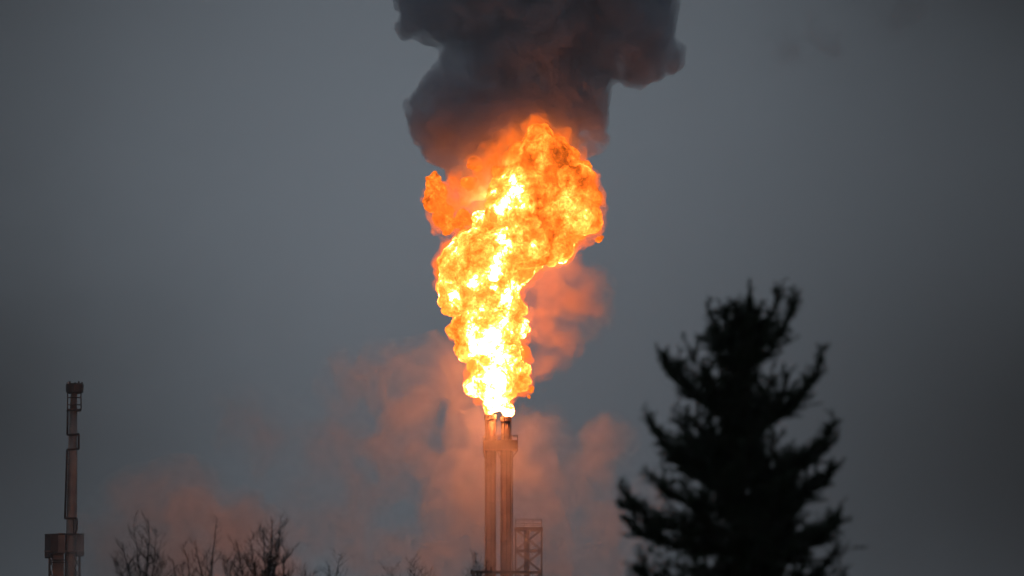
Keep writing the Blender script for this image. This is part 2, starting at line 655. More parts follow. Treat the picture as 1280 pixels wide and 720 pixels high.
st1 = flare_stack(613, 518.5, 14.5, 12.5, 0.25, 'flare stack under the flame, the one with the lower narrow platform on its outer side, farther from the lattice tower',
                  dict(x0=604, x1=621, floor=563, rail=546, pipes=[], ladder=0.35), 1)
st2 = flare_stack(632.5, 521, 14.5, 11, 0.0, 'flare stack under the flame, next to the lattice tower, with a boxed platform',
                  dict(x0=621.5, x1=647, floor=563, rail=545, pipes=[(1, 0.05)], ladder=0.3), 2)
st1['label'] = 'flare stack under the flame, standing on the side away from the lattice tower'
st2['label'] = 'flare stack under the flame, next to the lattice tower, with the wider platform'

# walkway that crosses between the twin stacks low down
c = at(625, 716, YF - 1.2)
t = empty('pipe_bridge', Vector((c.x, c.y, 0)))
tag(t, 'narrow steel walkway crossing in front of the feet of the twin stacks', 'walkway')
x0, x1 = at(588, 716, YF - 1.2).x, at(664, 716, YF - 1.2).x
MB().bar((x0, c.y, c.z), (x1, c.y, c.z), 0.1, 0.9).build('deck', DARKSTEEL, t)
for sy in (-0.42, 0.42):
    MB().bar((x0, c.y + sy, c.z + 0.06), (x1, c.y + sy, c.z + 0.06), 0.24, 0.1).build('side_beam', DARKSTEEL, t)
for xx in (x0 + 0.3, x1 - 0.3):
    MB().bar((xx, c.y, 0), (xx, c.y, c.z - 0.05), 0.25).build('support_post', STEEL, t)

# lattice tower beside them
YT = YF + 6
c = at(661, 720, YT)
t = empty('lattice_tower', Vector((c.x, c.y, 0)))
tag(t, 'open steel lattice tower with crossed braces and a railed top beside the stacks', 'tower')
xl, xr = at(644.5, 700, YT).x, at(677, 700, YT).x
hd = 1.3
zt = at(660, 661, YT).z
legs = [(xl, YT - hd), (xr, YT - hd), (xr, YT + hd), (xl, YT + hd)]
for (a_, b_) in legs:
    MB().bar((a_, b_, 0), (a_, b_, zt), 0.16).build('leg', STEEL, t)
bay = 27 * YT / F
zs = [zt]
while zs[-1] > bay:
    zs.append(zs[-1] - bay)
for k, z0 in enumerate(zs):
    for i in range(4):
        (a0, b0), (a1_, b1_) = legs[i], legs[(i + 1) % 4]
        MB().bar((a0, b0, z0 - 0.06), (a1_, b1_, z0 - 0.06), 0.14 if k else 0.26).build('cross_beam', STEEL, t)
        if k + 1 < len(zs):
            z1 = zs[k + 1]
            MB().bar((a0, b0, z0 - 0.1), (a1_, b1_, z1), 0.10).build('brace', STEEL, t)
            MB().bar((a1_, b1_, z0 - 0.1), (a0, b0, z1), 0.08).build('brace', STEEL, t)
MB().box(((xl + xr) / 2, YT, zt + 0.05), xr - xl, 2 * hd, 0.1).build('top_deck', STEEL, t)
MB().tube([(at(658.5, 700, YT).x, YT, 0), (at(658.5, 700, YT).x, YT, zt)], 0.30, 16).build('inner_column', REDSTEEL, t, True)
rz = at(660, 650, YT).z
for i in range(4):
    (a0, b0), (a1_, b1_) = legs[i], legs[(i + 1) % 4]
    for f_ in (0.5, 1.0):
        z_ = zt + (rz - zt) * f_
        MB().bar((a0, b0, z_), (a1_, b1_, z_), 0.05).build('handrail', CAGE, t)
    for f_ in (0, 0.33, 0.67):
        p = Vector((a0, b0, zt)).lerp(Vector((a1_, b1_, zt)), f_)
        MB().bar(p, p + Vector((0, 0, rz - zt)), 0.05).build('rail_post', CAGE, t)

# ------------------------------------------------------------------ the unlit stack on the far side
YS = 900.0
KS = YS / F
S = lambda px, py, dy=0: at(px, py, YS + dy)
top = S(93, 480)
base = Vector((S(90, 600).x, YS, 0))
t = empty('flare_stack', base)
tag(t, 'slim unlit flare stack with stepped side pipes and a dark cap, standing alone', 'flare stack')
MB().ring(base, 2.4, 0.0, 0.6).build('footing', CONCRETE, t)
p_low, p_up = S(88.5, 720), S(91.8, 512)
axis = lambda py: S(88.5 + (91.8 - 88.5) * (720 - py) / 208, py)
foot = Vector((p_low.x - 0.1, YS, 0.5))
MB().tube([foot, p_low, axis(600), p_up], [0.80, 0.64, 0.56, 0.44], 24).build('riser', GREYSTEEL, t, True)
MB().tube([p_up, S(92.5, 491)], [0.40, 0.36], 20).build('flare_tip', STEEL, t, True)
MB().tube([S(93.2, 492), S(93.2, 490.5), S(93.4, 481), S(93.4, 479.5)], [0.72, 0.98, 1.02, 0.94], 12).build('cap', DARKSTEEL, t)
for k in range(5):
    a_ = TAU * k / 5 + 0.3
    q = S(93.4, 479.5) + Vector((math.cos(a_) * 0.85, math.sin(a_) * 0.85, 0))
    MB().bar(q, q + Vector((0, 0, 0.22)), 0.18, 0.12).build('cap_lug', DARKSTEEL, t)
q = S(85, 478.6, -0.9)
MB().box(q, 0.17, 0.17, 0.14).build('lamp_fitting', LAMPGREY, t)
MB().bar(q, S(87, 482, -0.9), 0.05).build('lamp_bracket', DARKSTEEL, t)
for px_ in (84.6, 101.2):
    MB().bar(S(px_, 491, -0.3), S(px_ - (0.2 if px_ < 90 else -0.2), 512, -0.3), 0.13).build('tip_strut', DARKSTEEL, t)
for py_ in (497, 506, 511.5):
    for sy in (-0.5, 0.5):
        MB().bar(S(84, py_, sy), S(102, py_, sy), 0.10).build('tip_rail', DARKSTEEL, t)
MB().ring(S(92.3, 514), 0.85, 0.3, 0.14, 16).build('tip_deck', DARKSTEEL, t)
MB().ring(S(91.5, 545), 0.56, 0.42, 0.12, 20).build('flange', STEEL, t)
def pipe(pts, r_=0.115, name='side_pipe'):
    MB().tube([S(a_, b_, -0.75) for a_, b_ in pts], r_, 8).build(name, DARKSTEEL, t, True)
pipe([(84.6, 514), (84.2, 543.5)])
pipe([(83.6, 543.5), (99.2, 542.5)])
pipe([(98.6, 542.5), (98.3, 561)])
pipe([(99, 561), (83.4, 562)])
pipe([(83.8, 562), (83.0, 590), (81.2, 648)])
pipe([(80.6, 648), (96.2, 647.5)])
pipe([(95.6, 647.5), (96.4, 652), (95.6, 663), (93.8, 667.5)])
pipe([(94.6, 667.5), (81.5, 668)])
pipe([(82.6, 668), (81.8, 720), (81.5, 760)])
pipe([(92.2, 648), (92.0, 667)], 0.07)
for py_ in (530, 580, 600, 615, 632):
    MB().bar(S(83.2, py_, -0.7), axis(py_), 0.06).build('pipe_clip', DARKSTEEL, t)
ldr = MB()
for py_ in np.arange(564, 648, 3.4):
    ldr.bar(S(83.6 - (py_ - 562) * 0.03, py_, -0.72), S(86.6 - (py_ - 562) * 0.03, py_, -0.72), 0.04)
tag(ldr.build('ladder_rungs', DARKSTEEL, t), kind='stuff')
MB().bar(S(86.8, 562, -0.72), S(84.2, 648, -0.72), 0.05).build('ladder_rail', DARKSTEEL, t)

# sheeted platform house half way up it
c = S(80, 683)
t = empty('platform_house', Vector((c.x, c.y + 0.5, 0)))
tag(t, 'boxy steel platform with dark wind sheets wrapped round the unlit stack', 'platform')
z0, z1 = S(80, 697).z, S(80, 668.5).z
def wall(pxa, pxb, dya, dyb, za, zb, mat, name='wind_sheet'):
    a_, b_ = S(pxa, 680, dya), S(pxb, 680, dyb)
    m0 = Vector((a_.x, a_.y, (za + zb) / 2))
    m1 = Vector((b_.x, b_.y, (za + zb) / 2))
    MB().bar(m0, m1, zb - za, 0.05).build(name, mat, t)
wall(56.2, 63.5, -1.2, -1.6, z0, z1 - 0.1, PANEL)
wall(63.9, 72.5, -1.6, -1.6, z0 + 0.45, z1 + 0.04, DARKSTEEL)
wall(72.9, 81, -1.6, -1.6, z0 + 0.45, z1 + 0.1, STEEL)
wall(96, 104.8, -1.5, -1.2, z0 + 0.2, z1 + 0.08, PANEL)
wall(56.2, 80, 1.6, 1.8, z0, z1 - 0.1, PANEL)
wall(82, 104.8, 1.8, 1.6, z0 + 0.2, z1, PANEL)
wall(56.2, 56.3, -1.2, 1.6, z0, z1 - 0.1, PANEL)
wall(104.8, 104.7, -1.2, 1.6, z0 + 0.2, z1, PANEL)
for a_, b_, dy in ((56, 82, -1.7), (95, 105.4, -1.6)):
    MB().bar(S(a_, 668.3, dy), S(b_, 667.5, dy), 0.16).build('top_rail', DARKSTEEL, t)
MB().bar(S(56, 690, 0.2), S(105, 690, 0.2), 0.12, 3.6).build('deck', STEEL, t)
for px_, dy in ((62, -1.4), (99.5, -1.2), (62, 1.4), (99.5, 1.4)):
    q = S(px_, 690, dy)
    MB().bar(Vector((q.x, q.y, 0)), q, 0.24).build('leg', DARKSTEEL, t)
for k in range(5):
    for (pa, pb) in ((93, 99.5), (62, 66)):
        q0, q1 = S(pa, 697 + 13 * k, -1.3), S(pb, 697 + 13 * (k + 1), -1.3)
        MB().bar(q0, q1, 0.09).build('brace', DARKSTEEL, t)
        q0, q1 = S(pb, 697 + 13 * k, -1.3), S(pa, 697 + 13 * (k + 1), -1.3)
        MB().bar(q0, q1, 0.07).build('brace', DARKSTEEL, t)
for k, (pa, pb, py_) in enumerate(((62, 82, 700), (62, 82, 703))):
    MB().bar(S(pa, py_, -1.4), S(pb, py_, -1.4), 0.14).build('cross_beam', DARKSTEEL, t)
wall(66, 80, -0.9, -0.9, S(80, 760).z, z0 + 0.4, STEEL, 'stair_casing')

# ------------------------------------------------------------------ the flame
core = [(613.5, 512, 4.2), (631.5, 514, 4), (613, 505, 6.5), (631, 505, 6.5), (622, 507, 6), (621, 496, 14), (592, 486, 9), (651, 482, 9),
        (620, 475, 28), (640, 466, 17), (600, 466, 13), (623, 446, 28), (640, 444, 14), (608, 416, 32), (596, 424, 17), (580, 411, 11), (638, 412, 14),
        (620, 386, 28), (598, 388, 20), (638, 392, 14), (588, 362, 31), (620, 354, 28), (566, 352, 15), (572, 376, 11),
        (606, 326, 43), (576, 334, 24), (638, 320, 36), (648, 294, 44), (686, 300, 28), (612, 294, 22), (706, 288, 20),
        (688, 262, 46), (645, 258, 36), (722, 250, 25), (732, 272, 16), (670, 226, 42), (640, 228, 22), (714, 228, 26),
        (674, 196, 26), (692, 206, 24), (650, 204, 16), (674, 170, 12), (690, 182, 13), (662, 182, 8)]
v, n_, f = blob_hull(core, YF, 0.115, 3, depth=0.35, blend=0.25, layers=[(2.4, 0.8)], rough=[(1.6, 0.5)])
v = smooth_mesh(v, f, 1)
zb_ = at(0, 512, YF).z
free = np.clip((v[:, 2] - zb_) / 2.5, 0, 1)[:, None]
v = v + (swirl(v, [(3.0, 0.75), (1.1, 0.3)], 3) - v) * free
v_, cr = billow(v, f, [(1.7, 0.6), (0.75, 0.27), (0.33, 0.11)], 5)
v = v + (v_ - v) * (0.25 + 0.75 * free)

def ridge(v, pts, wd):
    """closeness 0..1 to the hottest line through the flame"""
    P = [np.array(at(px, py, YF)) for px, py in pts]
    best = np.full(len(v), 1e9)
    q = v[:, [0, 2]]
    for a_, b_ in zip(P[:-1], P[1:]):
        a2, d = a_[[0, 2]], (b_ - a_)[[0, 2]]
        s_ = np.clip(((q - a2) @ d) / (d @ d), 0, 1)
        best = np.minimum(best, np.linalg.norm(q - a2 - s_[:, None] * d, axis=1))
    return np.exp(-(best / wd) ** 2)

def heat_of(v, cr, lo, hi, z0, z1, seed, hot=None):
    w_ = swirl(v, [(2.0, 0.8)], seed + 70)
    big = fbm(w_ / (3.0, 3.0, 4.6), seed, 3)
    mid = fbm(w_ / (1.0, 1.0, 1.5), seed + 5, 4)
    h = np.interp(v[:, 2], [z0, z0 + (z1 - z0) * 0.5, z1], [hi, hi * 0.8, lo])
    x = (cr - 0.55) * 2.0 + (big - 0.5) * 5.0 + (mid - 0.5) * 3.2
    h = h * np.exp2(x * np.interp(v[:, 2], [z0, z0 + (z1 - z0) * 0.4, z1], [0.55, 0.8, 1.1]))
    if hot is not None:
        h = h * (0.85 + 0.75 * hot)
    return np.clip(h, 0.45, 40)

def set_heat(o, h):
    a = o.data.attributes.new('gas_heat', 'FLOAT', 'POINT')
    a.data.foreach_set('value', h.astype(np.float32))

zb, zt_ = at(0, 515, YF).z, at(0, 160, YF).z
hot = ridge(v, [(622, 515), (622, 450), (612, 410), (600, 350), (640, 300), (625, 265), (655, 235)], 1.3)
fl = empty('gas_flame', at(622, 516, YF))
tag(fl, 'tall billowing orange and yellow gas flame roaring above the twin stacks', 'flame')
body = mesh_obj('flame_body', v, f, FLAME, fl, True)
set_heat(body, heat_of(v, cr, 1.2, 3.9, zb, zt_, 11, hot))
# detached tongues burning inside the smoke
for k, bl in enumerate(([(545, 238, 11), (541, 254, 8), (549, 256, 8), (544, 224, 6)],
                        [(592, 203, 5), (598, 207, 4)], [(560, 282, 8), (549, 276, 6), (573, 280, 6), (585, 276, 5), (580, 268, 4)],
                        [(716, 190, 4), (721, 196, 3)], [(580, 225, 4), (586, 230, 5), (592, 226, 3)], [(556, 262, 5), (562, 268, 4), (553, 266, 4)],
                        [(664, 487, 2.2), (667, 491, 1.5)], [(661, 496, 1.6)], [(566, 390, 2.2), (563, 386, 1.6)], [(748, 300, 2.4), (752, 296, 1.6)], [(739, 214, 2.2), (736, 210, 1.8)])):
    v2, n2, f2 = blob_hull(bl, YF + (0.6, 0.3, 0.9, -0.5, 0.6, 1.0, 0, 0, 0, 0, 0)[k], 0.1, 20 + k, layers=[(0.9, 0.45 if k < 6 else 0.1)], rough=[(0.7, 0.4 if k < 6 else 0.2)])
    v2, c2 = billow(smooth_mesh(v2, f2, 3), f2, [(0.5, 0.24), (0.25, 0.12)], 30 + k)
    o = mesh_obj('flame_tongue', v2, f2, FLAME, fl, True)
    set_heat(o, np.clip(1.0 * np.exp2((c2 - 0.55) * 2.0 + (fbm(v2 / 0.8, k, 3) - 0.5) * 2), 0.5, 6))
# thin glowing veil of burning gas round the body
veil = [(x, y, r_ + 5.5) for (x, y, r_) in core[7:]]
veil += [(555, 268, 20), (546, 244, 15), (575, 256, 20), (592, 240, 24), (574, 224, 14), (600, 272, 22), (556, 282, 12), (600, 215, 20), (620, 200, 22),
         (738, 252, 18), (744, 276, 12), (735, 225, 14), (722, 200, 14), (562, 375, 12), (556, 340, 12), (735, 295, 12), (650, 180, 18), (640, 178, 18), (700, 172, 14), (676, 160, 16), (560, 258, 22), (580, 240, 20)]
v, n_, f = blob_hull(veil, YF, 0.2, 4, depth=0.25, blend=0.4, layers=[(2.2, 0.8), (0.9, 0.4)], rough=[(1.1, 0.6)])
VEIL = cloud_mat('burning_veil', (0.35, 0.2, 0.12), 0.95, 0.55, 0.40, 0.68, emis=(1.0, 0.17, 0.012), emis_s=1.15, step=0.2, floor=0.05, detail=5)
mesh_obj('glowing_veil', v, f, VEIL, fl, True)

# ------------------------------------------------------------------ smoke
smoke = [(538, 8, 44), (508, -2, 26), (612, 188, 24, 0.0), (646, 150, 20, 0.4), (716, 166, 18, 0.4), (576, 34, 34), (600, 0, 58), (640, 62, 56), (684, 20, 70), (700, 92, 56), (800, 42, 48), (822, 70, 28),
         (800, 84, 22), (780, 16, 58), (758, 52, 46), (572, 132, 54), (545, 150, 30), (592, 92, 42), (560, 186, 24), (608, 172, 48), (718, 130, 40),
         (738, 112, 24), (700, 168, 34), (728, 160, 24), (734, 186, 10), (660, 130, 50), (640, 190, 40), (690, 200, 32), (600, 215, 30), (575, 212, 20),
         (620, -60, 80), (720, -70, 90), (560, -60, 60), (800, -60, 70), (680, -160, 110), (780, -170, 90)]
v, n_, f = blob_hull(smoke, YF + 2.5, 0.27, 6, depth=0.4, blend=1.0, layers=[(3.4, 1.0), (1.5, 0.55)], rough=[(2.4, 0.9), (1.0, 0.5)])
SMOKE = cloud_mat('black_smoke', (0.82, 0.85, 0.93), 0.85, 0.34, 0.30, 0.62, step=0.3, floor=0.12, detail=5)
o = mesh_obj('smoke_plume', v, f, SMOKE, None, True, at(640, 190, YF + 2.5))
tag(o, 'dense black smoke plume rolling off the top of the flame', 'smoke', kind='stuff')

puff = [(690, 345, 40), (715, 380, 46), (680, 398, 36), (738, 362, 30), (697, 425, 34), (676, 450, 26), (664, 330, 24), (748, 392, 22), (668, 420, 24)]
def cloud_hull(blobs, Y, seed, vox, grow=1.25, depth=0.3):
    """roomy closed skin round a soft cloud, and its billows as (centre, radius)"""
    rng = random.Random(seed)
    B = []
    for (px, py, r_) in blobs:
        rm = r_ / F * Y
        B.append((tuple(at(px, py, Y + rng.uniform(-depth, depth) * rm)), rm * grow))
    big = [(b_[0], b_[1], b_[2] * grow) for b_ in blobs]
    v, _, f = blob_hull(big, Y, vox, seed, depth=depth / grow, flat=1.0, blend=0.5)
    return v, f, B
v, f, B = cloud_hull(puff, YF + 2.0, 8, 0.3, 1.2)
PUFF = cloud_mat('brown_smoke', (0.84, 0.62, 0.32), 0.11, 0.40, -0.05, 0.95, step=0.35, detail=5, warp=0.8, blobs=B, amp=3.6)
o = mesh_obj('smoke_puff', v, f, PUFF, None, True, at(690, 460, YF + 2))
tag(o, 'thin rust orange smoke drifting off beside the lower flame', 'smoke', kind='stuff')

# ------------------------------------------------------------------ steam
def steam(blobs, Y, seed, dens, scale, label, lo=0.1, hi=1.6, amp=4.4, vox=0.8):
    v, f, B = cloud_hull(blobs, Y, seed, vox, 1.3, 0.4)
    m = cloud_mat('steam', (0.99, 0.985, 0.985), dens, scale, lo, hi, step=0.5, detail=5, warp=0.9, offset=(seed * 7.3, 0, seed * 3.1), blobs=B, amp=amp)
    o = mesh_obj('steam_cloud', v, f, m, None, True, at(blobs[0][0], blobs[0][1] + blobs[0][2], Y))
    tag(o, label, 'steam', kind='stuff')
    return o
steam([(560, 490, 62), (505, 500, 62), (570, 560, 70), (450, 480, 48), (490, 590, 75), (560, 640, 80), (425, 450, 26), (450, 680, 70), (520, 705, 80), (555, 445, 26)],
      YF + 7, 71, 0.12, 0.22, 'pink lit steam drifting up beside the twin stacks toward the bare trees')
steam([(672, 570, 55), (700, 630, 80), (745, 570, 48), (760, 650, 70), (680, 700, 80), (750, 720, 70)],
      YF + 9, 73, 0.11, 0.22, 'dull pink steam behind the lattice tower, reaching toward the spruce')
steam([(608, 545, 34), (640, 585, 46), (605, 620, 55), (640, 680, 60), (590, 700, 60), (672, 710, 50)],
      YF - 5, 75, 0.13, 0.24, 'thin rosy steam veiling the front of the twin stacks', lo=-0.2)
steam([(228, 640, 58), (180, 655, 60), (150, 692, 58), (286, 672, 56), (232, 712, 90), (320, 712, 60)],
      YF + 6, 77, 0.42, 0.18, 'wide low pink steam bank between the unlit stack and bare trees', lo=-0.15, amp=2.6)
steam([(310, 515, 45), (345, 560, 70), (395, 560, 60), (380, 640, 70)],
      YF + 9, 79, 0.05, 0.19, 'very faint pinkish steam wisp high above the bare trees')
v, f, B = cloud_hull([(980, 50, 40), (1040, 45, 45), (1100, 20, 50), (1010, 20, 30)], YF + 60, 81, 0.8, 1.3)
m = cloud_mat('stray_smoke', (0.45, 0.4, 0.42), 0.09, 0.16, 0.3, 1.4, step=0.3, detail=4, warp=0.6, blobs=B, amp=3.5)
tag(mesh_obj('smoke_wisp', v, f, m, None, True, at(1040, 90, YF + 60)), 'faint dark smoke wisp alone in the sky far above the spruce', 'smoke', kind='stuff')

# ------------------------------------------------------------------ bare trees
def wob(p0, p1, n, amp, rng):
    p0, p1 = Vector(p0), Vector(p1)
    pts = []
    off = Vector((0, 0, 0))
    for i in range(n + 1):
        s_ = i / n
        pts.append(p0.lerp(p1, s_) + off * math.sin(math.pi * min(1, s_ * 1.0)))
        off += Vector((rng.uniform(-1, 1), rng.uniform(-1, 1), rng.uniform(-0.3, 0.3))) * amp
    return pts

def bare_tree(Y, foot_px, leaders, label, seed, r0=0.16, twigs=1.0):
    leaders = [(a_, b_, c_, d_ * 0.56) for a_, b_, c_, d_ in leaders]
    """leaders: (tip px, tip py, lean px at the frame's bottom) - stems that reach into the picture"""
    rng = random.Random(seed)
    base = at(foot_px, 720, Y)
    base.z = 0
    t = empty('bare_tree', base)
    tag(t, label, 'tree', 'leafless trees along the lower edge')
    zc = at(foot_px, 720, Y).z
    fork = Vector((base.x + rng.uniform(-.2, .2), base.y, zc * 0.45))
    MB().tube(wob(base - Vector((0, 0, 0.2)), fork, 6, 0.06, rng), [r0 * (1 - 0.4 * i / 6) for i in range(7)], 8).build('trunk', BARK, t, True)
    k = Y / F
    for (tx, ty, bx, th) in leaders:
        tip = at(tx, ty, Y + rng.uniform(-0.8, 0.8))
        mid = at(bx, 735, tip.y)
        p1 = wob(fork, mid, 5, 0.05, rng)
        p2 = wob(mid, tip, 9, 0.022 * k / 0.02, rng)
        pts = p1[:-1] + p2
        n = len(pts)
        rads = [max(0.008, r0 * 0.5 * (1 - i / 5) + th * k * 0.5 * min(1, i / 5)) if i < 5 else max(0.006, th * k * 0.5 * (1 - 0.78 * (i - 5) / (n - 6))) for i in range(n)]
        mb = MB().tube(pts, rads, 6)
        def twig(p, d, ln, r_, lev):
            m = 4
            q = [p]
            dd = d.copy()
            for j in range(m):
                dd = (dd + Vector((rng.uniform(-.25, .25), rng.uniform(-.25, .25), rng.uniform(-0.05, .32)))).normalized()
                q.append(q[-1] + dd * ln / m)
            mb.tube(q, [r_ * (1 - 0.6 * j / m) for j in range(m + 1)], 4, False)
            if lev < 2:
                for j in range(1, m + 1):
                    if rng.random() < 0.75 * twigs:
                        d2 = (dd + Vector((rng.uniform(-1, 1), rng.uniform(-1, 1), rng.uniform(-0.2, .7))) * 0.9).normalized()
                        twig(q[j], d2, ln * rng.uniform(0.35, 0.6), r_ * 0.7, lev + 1)
        for i in range(4, n):
            m = 1 + int(twigs * 2.2 * rng.random() + 0.4)
            for _ in range(m):
                s_ = rng.random()
                p = pts[i - 1].lerp(pts[i], s_)
                up = (pts[i] - pts[i - 1]).normalized()
                side = Vector((rng.uniform(-1, 1), rng.uniform(-1, 1), 0)).normalized()
                ln = k * rng.uniform(8, 22) * (1.15 - 0.6 * i / n)
                twig(p, (up * 0.6 + side).normalized(), ln * 1.25, max(0.005, rads[i] * 0.5), 0 if ln > 11 * k else 1)
        mb.build('branch', BARK, t, True)
    return t

bare_tree(205, 184, [(185, 648, 183, 4.5), (167, 655, 178, 3.5), (196, 664, 188, 3.5), (153, 678, 166, 3.5), (148, 702, 157, 2.5), (206, 700, 196, 2.5)],
          'bare tree with upright twigs, nearest the unlit stack', 3, 0.2)
bare_tree(200, 262, [(272, 648, 263, 4.5), (243, 676, 257, 4), (228, 680, 238, 3.5), (215, 698, 221, 2.5), (258, 690, 262, 2.5), (225, 705, 236, 2.5)],
          'sparse bare tree with one long forked leader rising highest of its twigs', 5, 0.18, 0.45)
bare_tree(190, 335, [(340, 650, 336, 6), (350, 655, 342, 4.5), (330, 658, 332, 4), (312, 672, 322, 4), (296, 680, 306, 3.5), (283, 700, 292, 3), (360, 690, 350, 4), (308, 700, 315, 3), (345, 680, 340, 4)],
          'bare tree with the densest dark tangle of twigs, beside the sparse one', 7, 0.22, 1.25)
bare_tree(215, 412, [(428, 690, 416, 2.6), (412, 708, 410, 2.5), (380, 708, 384, 2.5), (392, 714, 396, 2)],
          'low bare treetop just showing beyond the densest bare tree', 9, 0.15, 0.5)
bare_tree(220, 505, [(491, 709, 493, 2.4), (514, 702, 516, 2.2), (519, 700, 520, 1.8), (532, 714, 530, 2)],
          'thin bare treetop with hair fine twigs halfway to the twin stacks', 11, 0.15, 0.45)
bare_tree(230, 600, [(594, 690, 597, 2.6), (604, 708, 601, 3), (588, 712, 594, 3), (610, 714, 604, 2.5)],
          'short dark bare treetop at the foot of the twin stacks', 13, 0.15, 0.8)

# ------------------------------------------------------------------ spruce, 80 m away and out of focus
YP = 80.0
KP = YP / F
rng = random.Random(21)
tip = at(937, 350, YP)
sp_base = Vector((at(925, 600, YP).x, YP, 0))
spr = empty('spruce_tree', sp_base)
tag(spr, 'dark blurred spruce with ragged upturned branches against the grey sky', 'tree')
tr = [sp_base - Vector((0, 0, .2)), sp_base + Vector((0, 0, 3)), at(924, 720, YP), at(928, 560, YP), at(934, 430, YP), tip]
MB().tube(tr, [0.16, 0.13, 0.075, 0.05, 0.022, 0.004], 10).build('trunk', SPRUCE_BARK, spr, True)
def trunk_at(z):
    for a_, b_ in zip(tr[:-1], tr[1:]):
        if z <= b_.z:
            return a_.lerp(b_, (z - a_.z) / (b_.z - a_.z))
    return tr[-1].copy()
SEG = []
def needles(p0, p1, dens, ln, wd):
    SEG.append((*p0, *p1, dens, ln, wd))
def branch(path, r_, shoots, shoot_len, dens, idx):
    mb = MB()
    n = len(path)
    mb.tube(path, [max(0.003, r_ * (1 - 0.85 * i / (n - 1))) for i in range(n)], 6)
    tot = sum((path[i + 1] - path[i]).length for i in range(n - 1))
    for i in range(n - 1):
        needles(path[i], path[i + 1], dens, 0.034, 0.0036)
    for s_i in range(shoots):
        s_ = rng.uniform(0.12, 0.97)
        fi = s_ * (n - 1)
        i = int(fi)
        p = path[i].lerp(path[i + 1], fi - i)
        d = (path[i + 1] - path[i]).normalized()
        side = d.cross(Vector((0, 0, 1)))
        if side.length < 0.1: side = Vector((1, 0, 0))
        side.normalize()
        sg = rng.choice((-1, 1))
        dirn = (d * rng.uniform(0.5, 1.1) + side * sg * rng.uniform(0.3, 1.3) + Vector((0, 0, rng.uniform(-0.45, 0.8)))).normalized()
        ln = shoot_len * rng.uniform(0.3, 1.2) * (1.1 - 0.5 * s_)
        q = [p]
        for j in range(3):
            dirn = (dirn + Vector((rng.uniform(-.14, .14), rng.uniform(-.14, .14), rng.uniform(-0.08, .18)))).normalized()
            q.append(q[-1] + dirn * ln / 3)
        mb.tube(q, [0.004, 0.0035, 0.003, 0.002], 4, False)
        for j in range(3):
            needles(q[j], q[j + 1], dens, 0.034, 0.0036)
        if ln > 0.12:
            for _ in range(3):
                j = rng.randint(0, 2)
                p2 = q[j].lerp(q[j + 1], rng.random())
                d2 = (dirn + Vector((rng.uniform(-1, 1), rng.uniform(-1, 1), rng.uniform(-.4, .6)))).normalized()
                e_ = p2 + d2 * ln * rng.uniform(0.3, 0.5)
                mb.tube([p2, e_], [0.003, 0.002], 4, False)
                needles(p2, e_, dens, 0.032, 0.0036)
    mb.build('branch', SPRUCE_BARK, spr, True)

def limb_to(tx, ty, root_dy, dyt, r_=0.016, shoots=26, sl=0.26, up=0.35, dens=560):
    """limb whose tip shows at (tx, ty); leaves the trunk root_dy px lower, turning up at the end"""
    tipp = at(tx, ty, YP + dyt)
    root = trunk_at(at(925, ty + root_dy, YP).z)
    h = tipp - root
    path = []
    for i in range(9):
        s_ = i / 8
        p = root + Vector((h.x * (1 - (1 - s_) ** 1.35), h.y * (1 - (1 - s_) ** 1.35), h.z * ((1 - up) * s_ ** 2.4 + up * s_)))
        path.append(p + Vector((rng.uniform(-1, 1), rng.uniform(-1, 1), rng.uniform(-1, 1))) * 0.008 * (i > 0))
    branch(path, r_, int(shoots * 2.4), sl, dens, 0)

# the limbs that give the outline
for (tx, ty, rd, dy, sh, sl) in (
        (882, 378, 66, -.1, 14, .15), (904, 384, 52, .15, 14, .14), (972, 366, 62, .1, 16, .15), (994, 371, 72, -.1, 16, .16), (950, 380, 40, -.2, 12, .12), (918, 378, 40, -.25, 12, .12),
        (890, 412, 50, .3, 14, .16), (978, 408, 50, -.3, 14, .16),
        (826, 438, 86, -.1, 26, .20), (866, 438, 74, -.3, 20, .19), (846, 452, 70, .25, 18, .18), (1025, 452, 84, .1, 26, .18), (1010, 474, 66, -.3, 16, .16), (985, 470, 60, .4, 16, .18),
        (811, 529, 66, .1, 26, .20), (1041, 531, 70, -.15, 28, .20), (1032, 556, 52, .3, 22, .2), (835, 560, 50, -.3, 22, .22), (1038, 590, 44, .1, 24, .2), (850, 520, 60, .5, 20, .22),
        (781, 622, 50, -.1, 30, .22), (786, 655, 36, .2, 26, .2), (1047, 648, 40, .1, 32, .2), (1034, 668, 30, -.3, 26, .2), (806, 660, 34, .4, 26, .24), (820, 600, 44, -.5, 24, .24), (1010, 610, 40, .5, 24, .24),
        (792, 735, 40, .2, 30, .24), (1046, 738, 40, -.2, 30, .24), (800, 716, 36, -.4, 28, .26), (1030, 706, 36, .4, 28, .26)):
    limb_to(tx, ty, rd, dy, shoots=int(sh * 0.95), sl=sl * 1.75)
# limbs toward and away from us fill the body
for k in range(78):
    py = 400 + 340 * (k + rng.random()) / 78
    reach = np.interp(py, [390, 440, 520, 620, 740], [0.26, 0.42, 0.62, 0.85, 1.1]) * rng.uniform(0.6, 1.0)
    a_ = rng.choice((-1, 1)) * rng.uniform(0.35, 1.0) * math.pi / 2 * 1.0
    a_ = math.pi / 2 * rng.choice((-1, 1)) + rng.uniform(-0.95, 0.95)
    dx, dy = math.cos(a_) * reach, math.sin(a_) * reach
    limb_to(927 + dx / KP, py - 20, 50 + 30 * rng.random(), dy, shoots=22, sl=min(.26, .12 + reach * 0.18), dens=360)
for k in range(10):
    py = 366 + 6 * k
    a_ = rng.uniform(0, TAU)
    limb_to(937 + math.cos(a_) * (4 + 2.6 * k), py, 26, math.sin(a_) * 0.02 * k, r_=0.007, shoots=8, sl=.09)
